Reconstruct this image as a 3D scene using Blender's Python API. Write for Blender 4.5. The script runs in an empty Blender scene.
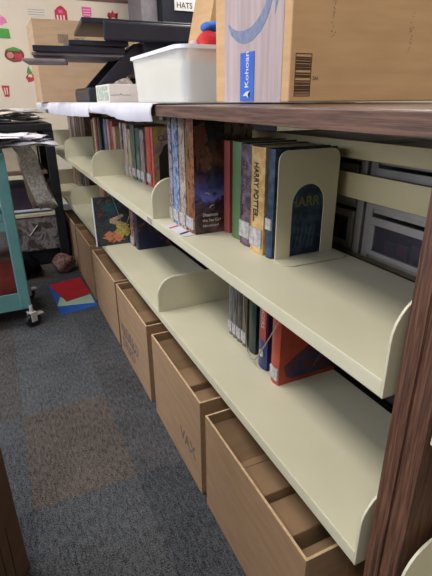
import bpy, bmesh, math, random
from mathutils import Vector, Matrix
SC = bpy.context.scene
COL = SC.collection
S = 0.914
ZU, ZL = 0.694, 0.381          # undersides of the two shelf levels
TH = 0.026                     # shelf lip height
CT, CB = 1.040, 1.015          # counter top / underside

# ------------------------------------------------------------------ colours and materials
def lin(c):
    return tuple(((v/255)/12.92 if v/255 <= 0.04045 else ((v/255+0.055)/1.055)**2.4) for v in c) + (1,)

MATS = {}
def mat(name, c, rough=0.6, c2=None, scale=20, stretch=(1,1,1), bump=0, metal=0, spec=0.4, alpha=1, trans=0, detail=3, coat=0, emit=0, lo=0.35, hi=0.65):
    if name in MATS: return MATS[name]
    m = bpy.data.materials.new(name); m.use_nodes = True
    nt = m.node_tree; b = nt.nodes['Principled BSDF']
    b.inputs['Base Color'].default_value = lin(c)
    b.inputs['Roughness'].default_value = rough
    b.inputs['Metallic'].default_value = metal
    b.inputs['Specular IOR Level'].default_value = spec
    b.inputs['Alpha'].default_value = alpha
    b.inputs['Transmission Weight'].default_value = trans
    b.inputs['Coat Weight'].default_value = coat
    if emit:
        b.inputs['Emission Color'].default_value = lin(c); b.inputs['Emission Strength'].default_value = emit
    if c2 is not None or bump:
        tc = nt.nodes.new('ShaderNodeTexCoord'); mp = nt.nodes.new('ShaderNodeMapping')
        mp.inputs['Scale'].default_value = stretch
        n = nt.nodes.new('ShaderNodeTexNoise'); n.inputs['Scale'].default_value = scale; n.inputs['Detail'].default_value = detail
        nt.links.new(tc.outputs['Object'], mp.inputs[0]); nt.links.new(mp.outputs[0], n.inputs['Vector'])
        if c2 is not None:
            r = nt.nodes.new('ShaderNodeValToRGB')
            r.color_ramp.elements[0].position = lo; r.color_ramp.elements[0].color = lin(c)
            r.color_ramp.elements[1].position = hi; r.color_ramp.elements[1].color = lin(c2)
            nt.links.new(n.outputs['Fac'], r.inputs[0]); nt.links.new(r.outputs[0], b.inputs['Base Color'])
        if bump:
            bp = nt.nodes.new('ShaderNodeBump'); bp.inputs['Strength'].default_value = bump; bp.inputs['Distance'].default_value = 0.002
            nt.links.new(n.outputs['Fac'], bp.inputs['Height']); nt.links.new(bp.outputs[0], b.inputs['Normal'])
    MATS[name] = m
    return m

def art(name, cols, scale=25, stretch=(1,1,1), rough=0.3, seed=0.0, distort=1.0):
    """printed artwork: a noise pattern through a many-coloured ramp"""
    if name in MATS: return MATS[name]
    m = bpy.data.materials.new(name); m.use_nodes = True
    nt = m.node_tree; b = nt.nodes['Principled BSDF']; b.inputs['Roughness'].default_value = rough
    tc = nt.nodes.new('ShaderNodeTexCoord'); mp = nt.nodes.new('ShaderNodeMapping')
    mp.inputs['Scale'].default_value = stretch; mp.inputs['Location'].default_value = (seed, seed*1.7, seed*.6)
    n = nt.nodes.new('ShaderNodeTexNoise'); n.inputs['Scale'].default_value = scale; n.inputs['Detail'].default_value = 4
    n.inputs['Distortion'].default_value = distort
    r = nt.nodes.new('ShaderNodeValToRGB'); k = len(cols)
    e = r.color_ramp.elements
    while len(e) < k: e.new(0.5)
    for i, c in enumerate(cols):
        e[i].position = 0.3 + 0.4*i/(k-1); e[i].color = lin(c)
    nt.links.new(tc.outputs['Object'], mp.inputs[0]); nt.links.new(mp.outputs[0], n.inputs['Vector'])
    nt.links.new(n.outputs['Fac'], r.inputs[0]); nt.links.new(r.outputs[0], b.inputs['Base Color'])
    MATS[name] = m
    return m

def wood_mat(name, c1, c2, c3, axis='Y', rough=0.4, sc=1.0):
    if name in MATS: return MATS[name]
    m = bpy.data.materials.new(name); m.use_nodes = True
    nt = m.node_tree; b = nt.nodes['Principled BSDF']; b.inputs['Roughness'].default_value = rough
    b.inputs['Specular IOR Level'].default_value = 0.5
    tc = nt.nodes.new('ShaderNodeTexCoord'); mp = nt.nodes.new('ShaderNodeMapping')
    st = {'X': (2.2,60,60), 'Y': (60,2.2,60), 'Z': (60,60,2.2)}[axis]
    mp.inputs['Scale'].default_value = tuple(v*sc for v in st)
    n = nt.nodes.new('ShaderNodeTexNoise'); n.inputs['Scale'].default_value = 2.0; n.inputs['Detail'].default_value = 6; n.inputs['Distortion'].default_value = 0.6
    mp2 = nt.nodes.new('ShaderNodeMapping'); mp2.inputs['Scale'].default_value = tuple(v*sc*5 for v in st)
    n2 = nt.nodes.new('ShaderNodeTexNoise'); n2.inputs['Scale'].default_value = 2.0; n2.inputs['Detail'].default_value = 2
    mx = nt.nodes.new('ShaderNodeMath'); mx.operation = 'MULTIPLY_ADD'; mx.inputs[1].default_value = 0.35
    r = nt.nodes.new('ShaderNodeValToRGB'); e = r.color_ramp.elements; e.new(0.5)
    for i, (p, c) in enumerate(((0.5, c1), (0.66, c2), (0.85, c3))): e[i].position = p; e[i].color = lin(c)
    L = nt.links.new
    L(tc.outputs['Object'], mp.inputs[0]); L(tc.outputs['Object'], mp2.inputs[0]); L(mp.outputs[0], n.inputs['Vector']); L(mp2.outputs[0], n2.inputs['Vector'])
    L(n2.outputs['Fac'], mx.inputs[0]); L(n.outputs['Fac'], mx.inputs[2]); L(mx.outputs[0], r.inputs[0]); L(r.outputs[0], b.inputs['Base Color'])
    bp = nt.nodes.new('ShaderNodeBump'); bp.inputs['Strength'].default_value = 0.25; bp.inputs['Distance'].default_value = 0.001
    L(mx.outputs[0], bp.inputs['Height']); L(bp.outputs[0], b.inputs['Normal'])
    MATS[name] = m
    return m

def carpet_mat():
    m = bpy.data.materials.new('carpet_tiles'); m.use_nodes = True
    nt = m.node_tree; b = nt.nodes['Principled BSDF']; b.inputs['Roughness'].default_value = 0.95; b.inputs['Specular IOR Level'].default_value = 0.1
    N = nt.nodes.new; L = nt.links.new
    tc = N('ShaderNodeTexCoord'); sep = N('ShaderNodeSeparateXYZ'); L(tc.outputs['Object'], sep.inputs[0])
    def cell(out, off, size):
        a = N('ShaderNodeMath'); a.operation = 'SUBTRACT'; a.inputs[1].default_value = off; L(out, a.inputs[0])
        d = N('ShaderNodeMath'); d.operation = 'DIVIDE'; d.inputs[1].default_value = size; L(a.outputs[0], d.inputs[0])
        f = N('ShaderNodeMath'); f.operation = 'FLOOR'; L(d.outputs[0], f.inputs[0]); return f
    fx = cell(sep.outputs[0], -0.470, 0.295); fy = cell(sep.outputs[1], 0.665, 0.445)
    cb = N('ShaderNodeCombineXYZ'); L(fx.outputs[0], cb.inputs[0]); L(fy.outputs[0], cb.inputs[1])
    wn = N('ShaderNodeTexWhiteNoise'); L(cb.outputs[0], wn.inputs['Vector'])
    tr = N('ShaderNodeValToRGB'); e = tr.color_ramp.elements; e.new(0.5); e.new(.75)
    for i, (p, c) in enumerate(((0.0, (68,71,77)), (0.4, (83,85,89)), (0.7, (75,75,78)), (1.0, (84,79,76)))): e[i].position = p; e[i].color = lin(c)
    L(wn.outputs['Value'], tr.inputs[0])
    # the brown tile of the aisle
    d1 = N('ShaderNodeVectorMath'); d1.operation = 'DISTANCE'; L(cb.outputs[0], d1.inputs[0]); d1.inputs[1].default_value = (0,0,0)
    lt = N('ShaderNodeMath'); lt.operation = 'LESS_THAN'; lt.inputs[1].default_value = 0.5; L(d1.outputs['Value'], lt.inputs[0])
    mx0 = N('ShaderNodeMix'); mx0.data_type = 'RGBA'; L(lt.outputs[0], mx0.inputs['Factor']); L(tr.outputs[0], mx0.inputs[6]); mx0.inputs[7].default_value = lin((89,82,79))
    # tufts
    n = N('ShaderNodeTexNoise'); n.inputs['Scale'].default_value = 260; n.inputs['Detail'].default_value = 3; n.inputs['Roughness'].default_value = .8; L(tc.outputs['Object'], n.inputs['Vector'])
    mp = N('ShaderNodeMapping'); mp.inputs['Scale'].default_value = (120, 40, 1); L(tc.outputs['Object'], mp.inputs[0])
    n2 = N('ShaderNodeTexNoise'); n2.inputs['Scale'].default_value = 1.0; n2.inputs['Detail'].default_value = 2; L(mp.outputs[0], n2.inputs['Vector'])
    n3 = N('ShaderNodeTexNoise'); n3.inputs['Scale'].default_value = 5; n3.inputs['Detail'].default_value = 3; L(tc.outputs['Object'], n3.inputs['Vector'])
    h1 = N('ShaderNodeMath'); h1.operation = 'MULTIPLY'; h1.inputs[1].default_value = 1.55; L(n.outputs['Fac'], h1.inputs[0])
    ad = N('ShaderNodeMath'); ad.operation = 'MULTIPLY_ADD'; ad.inputs[1].default_value = .45; L(n2.outputs['Fac'], ad.inputs[0]); L(h1.outputs[0], ad.inputs[2])
    ad2 = N('ShaderNodeMath'); ad2.operation = 'MULTIPLY_ADD'; ad2.inputs[1].default_value = 0.2; L(n3.outputs['Fac'], ad2.inputs[0]); L(ad.outputs[0], ad2.inputs[2])
    mr = N('ShaderNodeMapRange'); mr.inputs['From Min'].default_value = 0.87; mr.inputs['From Max'].default_value = 1.33
    mr.inputs['To Min'].default_value = 0.08; mr.inputs['To Max'].default_value = 2.0; L(ad2.outputs[0], mr.inputs['Value'])
    ml = N('ShaderNodeVectorMath'); ml.operation = 'SCALE'; L(mx0.outputs[2], ml.inputs[0]); L(mr.outputs[0], ml.inputs['Scale'])
    L(ml.outputs[0], b.inputs['Base Color'])
    bp = N('ShaderNodeBump'); bp.inputs['Strength'].default_value = 0.6; bp.inputs['Distance'].default_value = 0.004
    L(ad.outputs[0], bp.inputs['Height']); L(bp.outputs[0], b.inputs['Normal'])
    return m

CREAM = mat('cream_enamel', (207,202,178), 0.4, c2=(201,196,171), scale=6, spec=0.5)
CREAM_D = mat('khaki_enamel', (178,166,130), 0.45, c2=(172,160,124), scale=6)
CARD = mat('cardboard', (158,128,99), 0.85, c2=(148,119,91), scale=8, stretch=(1,1,6), bump=0.15)
CARD_IN = mat('cardboard_inside', (166,136,106), 0.9, c2=(156,127,98), scale=8, stretch=(1,1,6))
CARD_EDGE = mat('cardboard_edge', (214,184,148), 0.9, c2=(190,158,122), scale=120)
TAPE = mat('packing_tape', (170,135,100), 0.2, c2=(182,146,110), scale=14, spec=0.6)
BIGCARD = mat('tan_cardboard', (196,160,120), 0.85, c2=(186,150,111), scale=5, stretch=(1,1,8), bump=0.1)
BLACK = mat('black_plastic', (22,24,38), 0.4, c2=(28,30,46), scale=30)
BLACKM = mat('black_metal', (20,22,30), 0.45, c2=(27,29,38), scale=25)
GREYB = mat('grey_underside', (120,112,116), 0.6, c2=(104,98,106), scale=12)
PAPER = mat('white_paper', (208,206,216), 0.8, c2=(196,194,206), scale=10, bump=0.4)
PAPER2 = mat('off_white_paper', (216,206,190), 0.8, c2=(206,196,180), scale=10)
NEWS = art('printed_newsprint', [(214,210,208),(232,228,226),(170,166,168),(226,222,220)], 70)
WHITE = mat('white_plastic', (196,192,190), 0.4, c2=(186,182,180), scale=10)
PAGES = mat('page_block', (222,212,186), 0.9, c2=(196,184,156), scale=60, stretch=(1,12,.2))
STICK = mat('white_sticker', (192,188,186), 0.5, c2=(150,146,150), scale=90)
INK = mat('black_ink', (26,22,22), 0.6, c2=(34,30,30), scale=40)
GREYINK = mat('grey_ink', (112,100,96), 0.8, c2=(96,84,80), scale=40)
TEAL = mat('teal_enamel', (98,146,150), 0.45, c2=(90,136,141), scale=8)
TOPWOOD = wood_mat('walnut_laminate_top', (58,38,30), (84,58,47), (108,80,66), 'Y', 0.36)
ENDWOOD = wood_mat('walnut_laminate_panel', (56,34,24), (84,54,39), (112,76,55), 'Z', 0.6, 2.4)

# ------------------------------------------------------------------ mesh helpers
def bx(bm, x0, x1, y0, y1, z0, z1):
    r = bmesh.ops.create_cube(bm, size=1)
    for v in r['verts']:
        v.co = Vector(((x0+x1)/2 + v.co.x*(x1-x0), (y0+y1)/2 + v.co.y*(y1-y0), (z0+z1)/2 + v.co.z*(z1-z0)))
    return r['verts']
def poly_prism(bm, pts, off):
    """closed outline pts (3D) extruded by vector off"""
    a = [bm.verts.new(p) for p in pts]; b = [bm.verts.new(Vector(p)+Vector(off)) for p in pts]
    n = len(pts)
    bm.faces.new(a); bm.faces.new(b[::-1])
    for i in range(n): bm.faces.new((a[i], b[i], b[(i+1) % n], a[(i+1) % n]))
def tube(bm, pts, r, seg=8, closed=False):
    pts = [Vector(p) for p in pts]; rings = []
    n = len(pts)
    for i, p in enumerate(pts):
        d = (pts[min(i+1, n-1)] - pts[max(i-1, 0)]).normalized()
        ref = Vector((0,0,1)) if abs(d.z) < .9 else Vector((1,0,0))
        u = d.cross(ref).normalized(); w = d.cross(u)
        rr = r[i] if isinstance(r, (list, tuple)) else r
        rings.append([bm.verts.new(p + u*math.cos(2*math.pi*k/seg)*rr + w*math.sin(2*math.pi*k/seg)*rr) for k in range(seg)])
    for i in range(n-1):
        for k in range(seg):
            bm.faces.new((rings[i][k], rings[i][(k+1) % seg], rings[i+1][(k+1) % seg], rings[i+1][k]))
    bm.faces.new(rings[0][::-1]); bm.faces.new(rings[-1])
def lathe(bm, prof, seg=20, c=(0,0,0), axis='Z'):
    rings = []
    for r, h in prof:
        ring = []
        for k in range(seg):
            a = 2*math.pi*k/seg; x, y = r*math.cos(a), r*math.sin(a)
            p = {'Z': (x, y, h), 'X': (h, x, y), 'Y': (x, h, y)}[axis]
            ring.append(bm.verts.new(Vector(c)+Vector(p)))
        rings.append(ring)
    for i in range(len(rings)-1):
        for k in range(seg): bm.faces.new((rings[i][k], rings[i][(k+1) % seg], rings[i+1][(k+1) % seg], rings[i+1][k]))
    bm.faces.new(rings[0][::-1]); bm.faces.new(rings[-1])
def sheet(bm, grid, th=0.0006):
    """grid[i][j] of 3D points -> thin solid sheet"""
    n, m = len(grid), len(grid[0])
    top = [[bm.verts.new(Vector(p)) for p in row] for row in grid]
    bot = [[bm.verts.new(Vector(p)-Vector((0,0,th))-Vector((-th*.5,0,0))) for p in row] for row in grid]
    for i in range(n-1):
        for j in range(m-1):
            bm.faces.new((top[i][j], top[i+1][j], top[i+1][j+1], top[i][j+1]))
            bm.faces.new((bot[i][j], bot[i][j+1], bot[i+1][j+1], bot[i+1][j]))
    for i in range(n-1):
        bm.faces.new((top[i][0], bot[i][0], bot[i+1][0], top[i+1][0])); bm.faces.new((top[i][m-1], top[i+1][m-1], bot[i+1][m-1], bot[i][m-1]))
    for j in range(m-1):
        bm.faces.new((top[0][j], top[0][j+1], bot[0][j+1], bot[0][j])); bm.faces.new((top[n-1][j], bot[n-1][j], bot[n-1][j+1], top[n-1][j+1]))

def obj(name, bm, m, parent=None, bevel=0, smooth=False, seg=2):
    bmesh.ops.recalc_face_normals(bm, faces=bm.faces)
    me = bpy.data.meshes.new(name); bm.to_mesh(me); bm.free()
    o = bpy.data.objects.new(name, me); COL.objects.link(o)
    for mm in (m if isinstance(m, list) else [m]): me.materials.append(mm)
    if bevel:
        b = o.modifiers.new('bevel', 'BEVEL'); b.width = bevel; b.segments = seg; b.limit_method = 'ANGLE'; b.angle_limit = math.radians(35)
    if smooth:
        for p in me.polygons: p.use_smooth = True
    if parent: o.parent = parent
    return o
def box(name, x0, x1, y0, y1, z0, z1, m, parent=None, bevel=0):
    bm = bmesh.new(); bx(bm, x0, x1, y0, y1, z0, z1); return obj(name, bm, m, parent, bevel)
def tag(o, label, cat, group=None):
    o['label'] = label; o['category'] = cat
    if group: o['group'] = group
    return o
def thing(name, label, cat, loc=(0,0,0), rz=0, group=None, rot=None):
    o = bpy.data.objects.new(name, None); COL.objects.link(o); o.empty_display_size = .05
    o.location = loc; o.rotation_euler = rot or (0,0,rz); return tag(o, label, cat, group)
def struct(name, bm, m, parent=None):
    o = obj(name, bm, m, parent)
    if not parent: o['kind'] = 'structure'
    return o
def sbox(name, a, m, parent=None):
    bm = bmesh.new(); bx(bm, *a); return struct(name, bm, m, parent)
def text(name, body, size, mtx, m, parent, th=0.0003, ax=1.0):
    cu = bpy.data.curves.new(name, 'FONT'); cu.body = body; cu.size = size; cu.extrude = th; cu.align_x = 'LEFT'; cu.offset = size*0.012
    t = bpy.data.objects.new(name, cu); COL.objects.link(t)
    bpy.context.view_layer.update()
    me = bpy.data.meshes.new_from_object(t.evaluated_get(bpy.context.evaluated_depsgraph_get()))
    bpy.data.objects.remove(t); bpy.data.curves.remove(cu)
    me.transform(Matrix.Diagonal((ax,1,1,1))); me.transform(mtx)
    o = bpy.data.objects.new(name, me); me.materials.clear(); me.materials.append(m); COL.objects.link(o); o.parent = parent
    return o
def frame(origin, xdir, ydir):
    x = Vector(xdir).normalized(); y = Vector(ydir).normalized(); z = x.cross(y)
    M = Matrix((x, y, z)).transposed().to_4x4(); M.translation = Vector(origin); return M
def rrect(w, h, r, corners=(1,1,1,1), n=6):
    """2D outline, corners order bl, br, tr, tl"""
    pts = []
    for (cx, cy, a0), on in zip(((r, r, 180), (w-r, r, 270), (w-r, h-r, 0), (r, h-r, 90)), corners):
        if on:
            for k in range(n+1):
                a = math.radians(a0 + 90*k/n); pts.append((cx + r*math.cos(a), cy + r*math.sin(a)))
        else:
            pts.append(((0, 0), (w, 0), (w, h), (0, h))[[180,270,0,90].index(a0)])
    return pts

# ------------------------------------------------------------------ the room
WALLM = mat('painted_wall', (206,198,180), 0.85, c2=(200,192,174), scale=4)
sbox('floor', (-3.2, 3.6, -3, 4.9, -0.05, 0), carpet_mat())
sbox('ceiling', (-3.2, 3.6, -3, 4.9, 2.75, 2.8), mat('ceiling_tile', (226,224,218), 0.9, c2=(206,204,198), scale=60))
sbox('wall_back', (-3.2, 3.6, 4.8, 4.9, 0, 2.75), WALLM)
sbox('wall_front', (-3.2, 3.6, -3.1, -3, 0, 2.75), WALLM)
sbox('wall_right', (3.5, 3.6, -3, 4.8, 0, 2.75), WALLM)
# left wall around a wide window
bm = bmesh.new()
bx(bm, -3.3, -3.2, -3, 4.8, 0, 1.0); bx(bm, -3.3, -3.2, -3, 4.8, 2.3, 2.75); bx(bm, -3.3, -3.2, -3, -0.6, 1.0, 2.3); bx(bm, -3.3, -3.2, 3.4, 4.8, 1.0, 2.3)
struct('wall_left', bm, WALLM)
wf = bmesh.new()
for y in (-0.6, 0.7, 2.0, 3.36): bx(wf, -3.27, -3.21, y, y+.04, 1.0, 2.3)
bx(wf, -3.27, -3.21, -.6, 3.4, 1.0, 1.04); bx(wf, -3.27, -3.21, -.6, 3.4, 2.26, 2.3)
win = struct('window_1', wf, mat('window_frame_white', (220,220,220), .5, c2=(214,214,214)))

# ------------------------------------------------------------------ shelving
def plate_outline(back, h):
    # rounded front top corner, long low curve up to the top edge
    pts = [(0, 0), (back, 0), (back, h)]
    r = 0.062
    for k in range(9):
        a = math.radians(90 + 90*k/8); pts.append((r + r*math.cos(a), h - r + r*math.sin(a)))
    return pts
def make_shelf(y0, y1, z, label):
    t = thing('metal_shelf', label, 'shelf', (-.012 if y0 < -.5 else 0, y0, z))
    L = y1-y0
    bm = bmesh.new(); bx(bm, 0, .298, .004, L-.004, TH-.004, TH); bx(bm, 0, .004, .004, L-.004, 0, TH-.003); bx(bm, .294, .298, .004, L-.004, 0.004, TH-.003)
    bx(bm, .004, .016, .004, L-.004, 0, .003)
    obj('shelf_deck', bm, CREAM, t, .0012)
    for ya in (0, L-.004):
        bm = bmesh.new(); poly_prism(bm, [(x, ya, zz) for x, zz in plate_outline(.298, TH+.118)], (0, .004, 0))
        obj('end_plate', bm, CREAM, t, .0008)
    return t
Y0 = -0.036
names = ['nearest', 'second', 'third', 'farthest']
for k in range(4):
    ya = Y0 if k == 0 else S*k
    sh = make_shelf(ya+.001, S*(k+1)-.001, ZU, 'cream metal upper shelf of the %s bay, rounded end plates, holding books' % names[k])
    if k == 1: box('edge_label', -.0008, -.0002, .010, .055, .005, .021, mat('peach_label', (206,164,130), .6, c2=(120,128,160), scale=80), sh)
    make_shelf(ya+.001, S*(k+1)-.001, ZL, 'cream metal lower shelf of the %s bay, above the cardboard boxes' % names[k])
make_shelf(-1.03, -.120, ZU, 'cream metal upper shelf on the near side of the wooden end panels')
make_shelf(-1.03, -.120, ZL, 'cream metal lower shelf with rounded plate, near side of the wooden end panels')

# frame that carries the shelves: posts, flat cream rails between them, dark beams under the shelf backs
fr = thing('shelving_frame', 'metal shelving frame with flat khaki back rails behind the books', 'shelving', (.31, 0, 0))
for k, y in enumerate((-.045, S, 2*S, 3*S, 4*S)):
    box('upright_post', -.006, .03, y-.006 if k else y+.004, y+.02, 0, 1.0, CREAM_D, fr, .002)
for k in range(4):
    ya = -.03 if k == 0 else S*k+.022
    for z0, z1 in ((.845, .900), (.930, .967)):
        box('back_rail', 0, .006, ya, S*(k+1)-.008, z0, z1, CREAM_D, fr, .001)
    for z in (ZU-.012, ZL-.012):
        box('support_beam', -.008, .012, ya, S*(k+1)-.008, z, z+.03, BLACKM, fr, .001)
for k in range(4): box('shade_backing', .031, .034, -.03 if k == 0 else S*k+.022, S*(k+1)-.008, .0, ZU-.025, mat('shade_backing_dark', (44,38,36), .8, c2=(52,45,42)), fr)  # dark sheets added as shade behind the lower bays
tag(fr, 'metal shelving frame with flat khaki back rails behind the books', 'shelving')

# two laminate end panels side by side
for (a, b, lb) in ((-.078, -.053, 'dark walnut end panel, the far one of the pair, against the nearest bay'),
                   (-.107, -.0795, 'dark walnut end panel, the near one of the pair, facing the camera side')):
    p = thing('end_panel', lb, 'panel', (0, a, 0))
    box('panel_board', .001, .62, 0, b-a, 0, CB-.001, ENDWOOD, p, .0015)
    box('edge_band', -.0005, .0012, 0.001, b-a-.001, 0.001, CB-.002, ENDWOOD, p)
# countertop
WOODEDGE = wood_mat('walnut_edge_band', (62,40,32), (88,60,48), (112,80,64), 'Y', 0.6, 2.0)
c = thing('countertop', 'brown wood-grain laminate countertop over the nearest bay, under the big cardboard box', 'countertop', (0,0,CB))
box('top_board', -.03, .64, -1.05, .738, 0, CT-CB, TOPWOOD, c, .002)
box('front_edge_band', -.0312, -.0298, -1.048, .737, .001, CT-CB-.002, WOODEDGE, c)
box('under_frame', .0, .62, -.05, .735, -.0012, 0, mat('dark_fibreboard', (70,54,50), .8, c2=(60,46,42)), c)
c2 = thing('countertop', 'countertop of the far bays, hidden under white paper', 'countertop', (0,0,CB))
box('top_board', -.03, .64, .741, 3.80, 0, CT-CB-.002, mat('dark_laminate', (62,48,46), .5, c2=(72,56,52)), c2, .002)

# white paper covering the far countertop, drooping over its front edge
def cover(y0, y1, drop, seed, label, lift=0.0):
    rnd = random.Random(seed); n = 40; g = []
    for i in range(n+1):
        t = i/n; y = y0+(y1-y0)*t; w = math.sin(t*11+seed)*.003+math.sin(t*37+seed*2)*.0012
        d = drop(t) + rnd.uniform(-.0006, .0006)
        row = [(.58, y, CT+lift+.001), (.3, y, CT+lift+.0015+abs(w)*.2), (.05, y, CT+lift+.002+abs(w)*.4), (-.02, y, CT+lift+.004), (-.036-lift, y, CT+lift+.002),
               (-.043-lift+w*.3, y, CT+lift-.008), (-.046-lift+w, y, CT-d*.5), (-.044-lift+w*1.4, y, CT-d)]
        g.append(row)
    bm = bmesh.new(); sheet(bm, g, .0012)
    return tag(obj('paper_cover', bm, PAPER, smooth=True), label, 'paper')
cover(.735, 1.4985, lambda t: .036+.006*math.sin(t*6)-.010*(t > .8)*(t-.8)*5, 1, 'white crinkled paper draped over the countertop edge, nearer of two sheets, under the clear bin', .0006)
cover(1.50, 3.74, lambda t: .045+.016*math.sin(t*3.1), 5, 'white paper draped over the countertop edge, farther of two sheets, under the carton')

# ------------------------------------------------------------------ cardboard boxes under the lower shelf
def carton(y0, y1, h, label, marks):
    t = thing('cardboard_box', label, 'box', (-.026, y0, 0), group=None)
    L = y1-y0; W = .30; th = .005
    bm = bmesh.new()
    bx(bm, 0, th, 0, L, 0, h); bx(bm, W-th, W, 0, L, 0, h); bx(bm, th, W-th, 0, th, 0, h); bx(bm, th, W-th, L-th, L, 0, h); bx(bm, th, W-th, th, L-th, 0, th)
    obj('box_body', bm, CARD, t, .0015)
    bm = bmesh.new()   # torn raw rim
    bx(bm, 0, th, 0, L, h, h+.0008); bx(bm, W-th, W, 0, L, h, h+.0008); bx(bm, th, W-th, 0, th, h, h+.0008); bx(bm, th, W-th, L-th, L, h, h+.0008)
    obj('box_rim', bm, CARD_EDGE, t)
    # flaps folded inwards
    q = .42*L
    for a, s, dz in ((th+.001, 1, 0), (L-th-.001, -1, .01)):
        bm = bmesh.new()
        poly_prism(bm, [(th+.004, a, h-.02-dz), (W-.01, a, h-.02-dz), (W-.014, a+s*.10, h-.15-dz), (th+.008, a+s*.10, h-.15-dz)], (0, s*.003, .003))
        obj('inner_flap', bm, CARD_IN, t)
    for f0, f1, dz in ((.30, .52, .125), (.535, .755, .105), (.775, .97, .115)):
        box('packing_insert', .012, W-.012, L*f0, L*f1, .01, h-dz, CARD_IN, t, .003)
    box('tape_strip', .1, .15, -.0006, .0001, .0, h*.85, TAPE, t); box('tape_strip', .1, .15, L-.0001, L+.0006, 0, h*.85, TAPE, t)
    for (yy, zz, txt, size, slant) in marks:
        text('printed_lettering', txt, size, frame((-.0004, yy, zz), (0, -1, slant), (0, slant, 1)), GREYINK, t)
    return t
carton(.046, .482, .304, 'open cardboard box under the nearest bay, plain front, closest to the camera', [])
c_ = carton(.516, .932, .318, 'open cardboard box with faint scribbled lettering, second from the camera', [(.16, .09, 'VAX', .060, 0)])
c_ = carton(.992, 1.432, .320, 'open cardboard box with bold dark slanted lettering, third from the camera', [(.415, .110, 'WORLD', .075, .0), (.40, .045, 'DRIED', .070, .0)])
carton(1.465, 1.965, .318, 'open cardboard box fourth from the camera, beside the coloured folders on the floor', [])
carton(2.03, 2.50, .322, 'open cardboard box fifth from the camera, near the black table leg', [])
carton(2.54, 3.00, .322, 'open cardboard box farthest along the row, behind the black table leg', [])
# dark scribbles over the printing (marker strokes) on boxes 2 and 3
def scribble(par, y, z, w, h, seed, m):
    rnd = random.Random(seed); bm = bmesh.new(); pts = []
    for i in range(14): pts.append((-.0006, y + w*(i/13) + rnd.uniform(-.01, .01), z + rnd.uniform(0, h)))
    tube(bm, pts, .0012, 4); obj('marker_scribble', bm, m, par)
boxes = [o for o in COL.objects if o.name.startswith('cardboard_box')]
scribble(boxes[2], .17, .10, .22, .05, 3, GREYINK)

# ------------------------------------------------------------------ books
def book(label, x, y0, y1, z, depth, h, spine_m, cover_m=None, pages=True, sticker=None, lean=0, rz=0, group=None, name='book', title=None, title_m=None, hard=True, rnd=False):
    """spine towards -X; y0 near side, y1 far side; lean turns the book about its near bottom edge"""
    t = thing(name, label, 'book', (x, y0, z), rz, group, rot=(lean, 0, rz))
    w = y1-y0; c = .0022 if hard else .0008
    cm = cover_m or spine_m
    bm = bmesh.new(); bx(bm, c, depth, 0, c, 0, h); bx(bm, c, depth, w-c, w, 0, h)
    obj('cover', bm, cm, t)
    bm = bmesh.new()
    n = 5; out = []
    bulge = min(.004, w*.15)
    for k in range(n+1):
        f = k/n; out.append((-bulge*math.sin(math.pi*f), w*f, 0))
    out += [(c, w, 0), (c, 0, 0)]
    poly_prism(bm, out, (0, 0, h)); obj('spine', bm, spine_m, t)
    i = .003 if hard else .0005
    box('pages', c, depth-i, c, w-c, i, h-i, PAGES, t)
    if sticker:
        a, b = sticker
        box('spine_sticker', -bulge-.0008, -bulge*.2, w*.06, w*.94, a, b, STICK, t)
    if title:
        txt, size, zz, ax = title
        text('spine_title', txt, size, frame((-bulge-.0006, w*.5+size*.34, zz), (0, 0, -1), (0, -1, 0)), title_m, t, ax=ax)
    return t
ZS = ZU+TH+.0003; ZLS = ZL+TH+.0003

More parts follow.
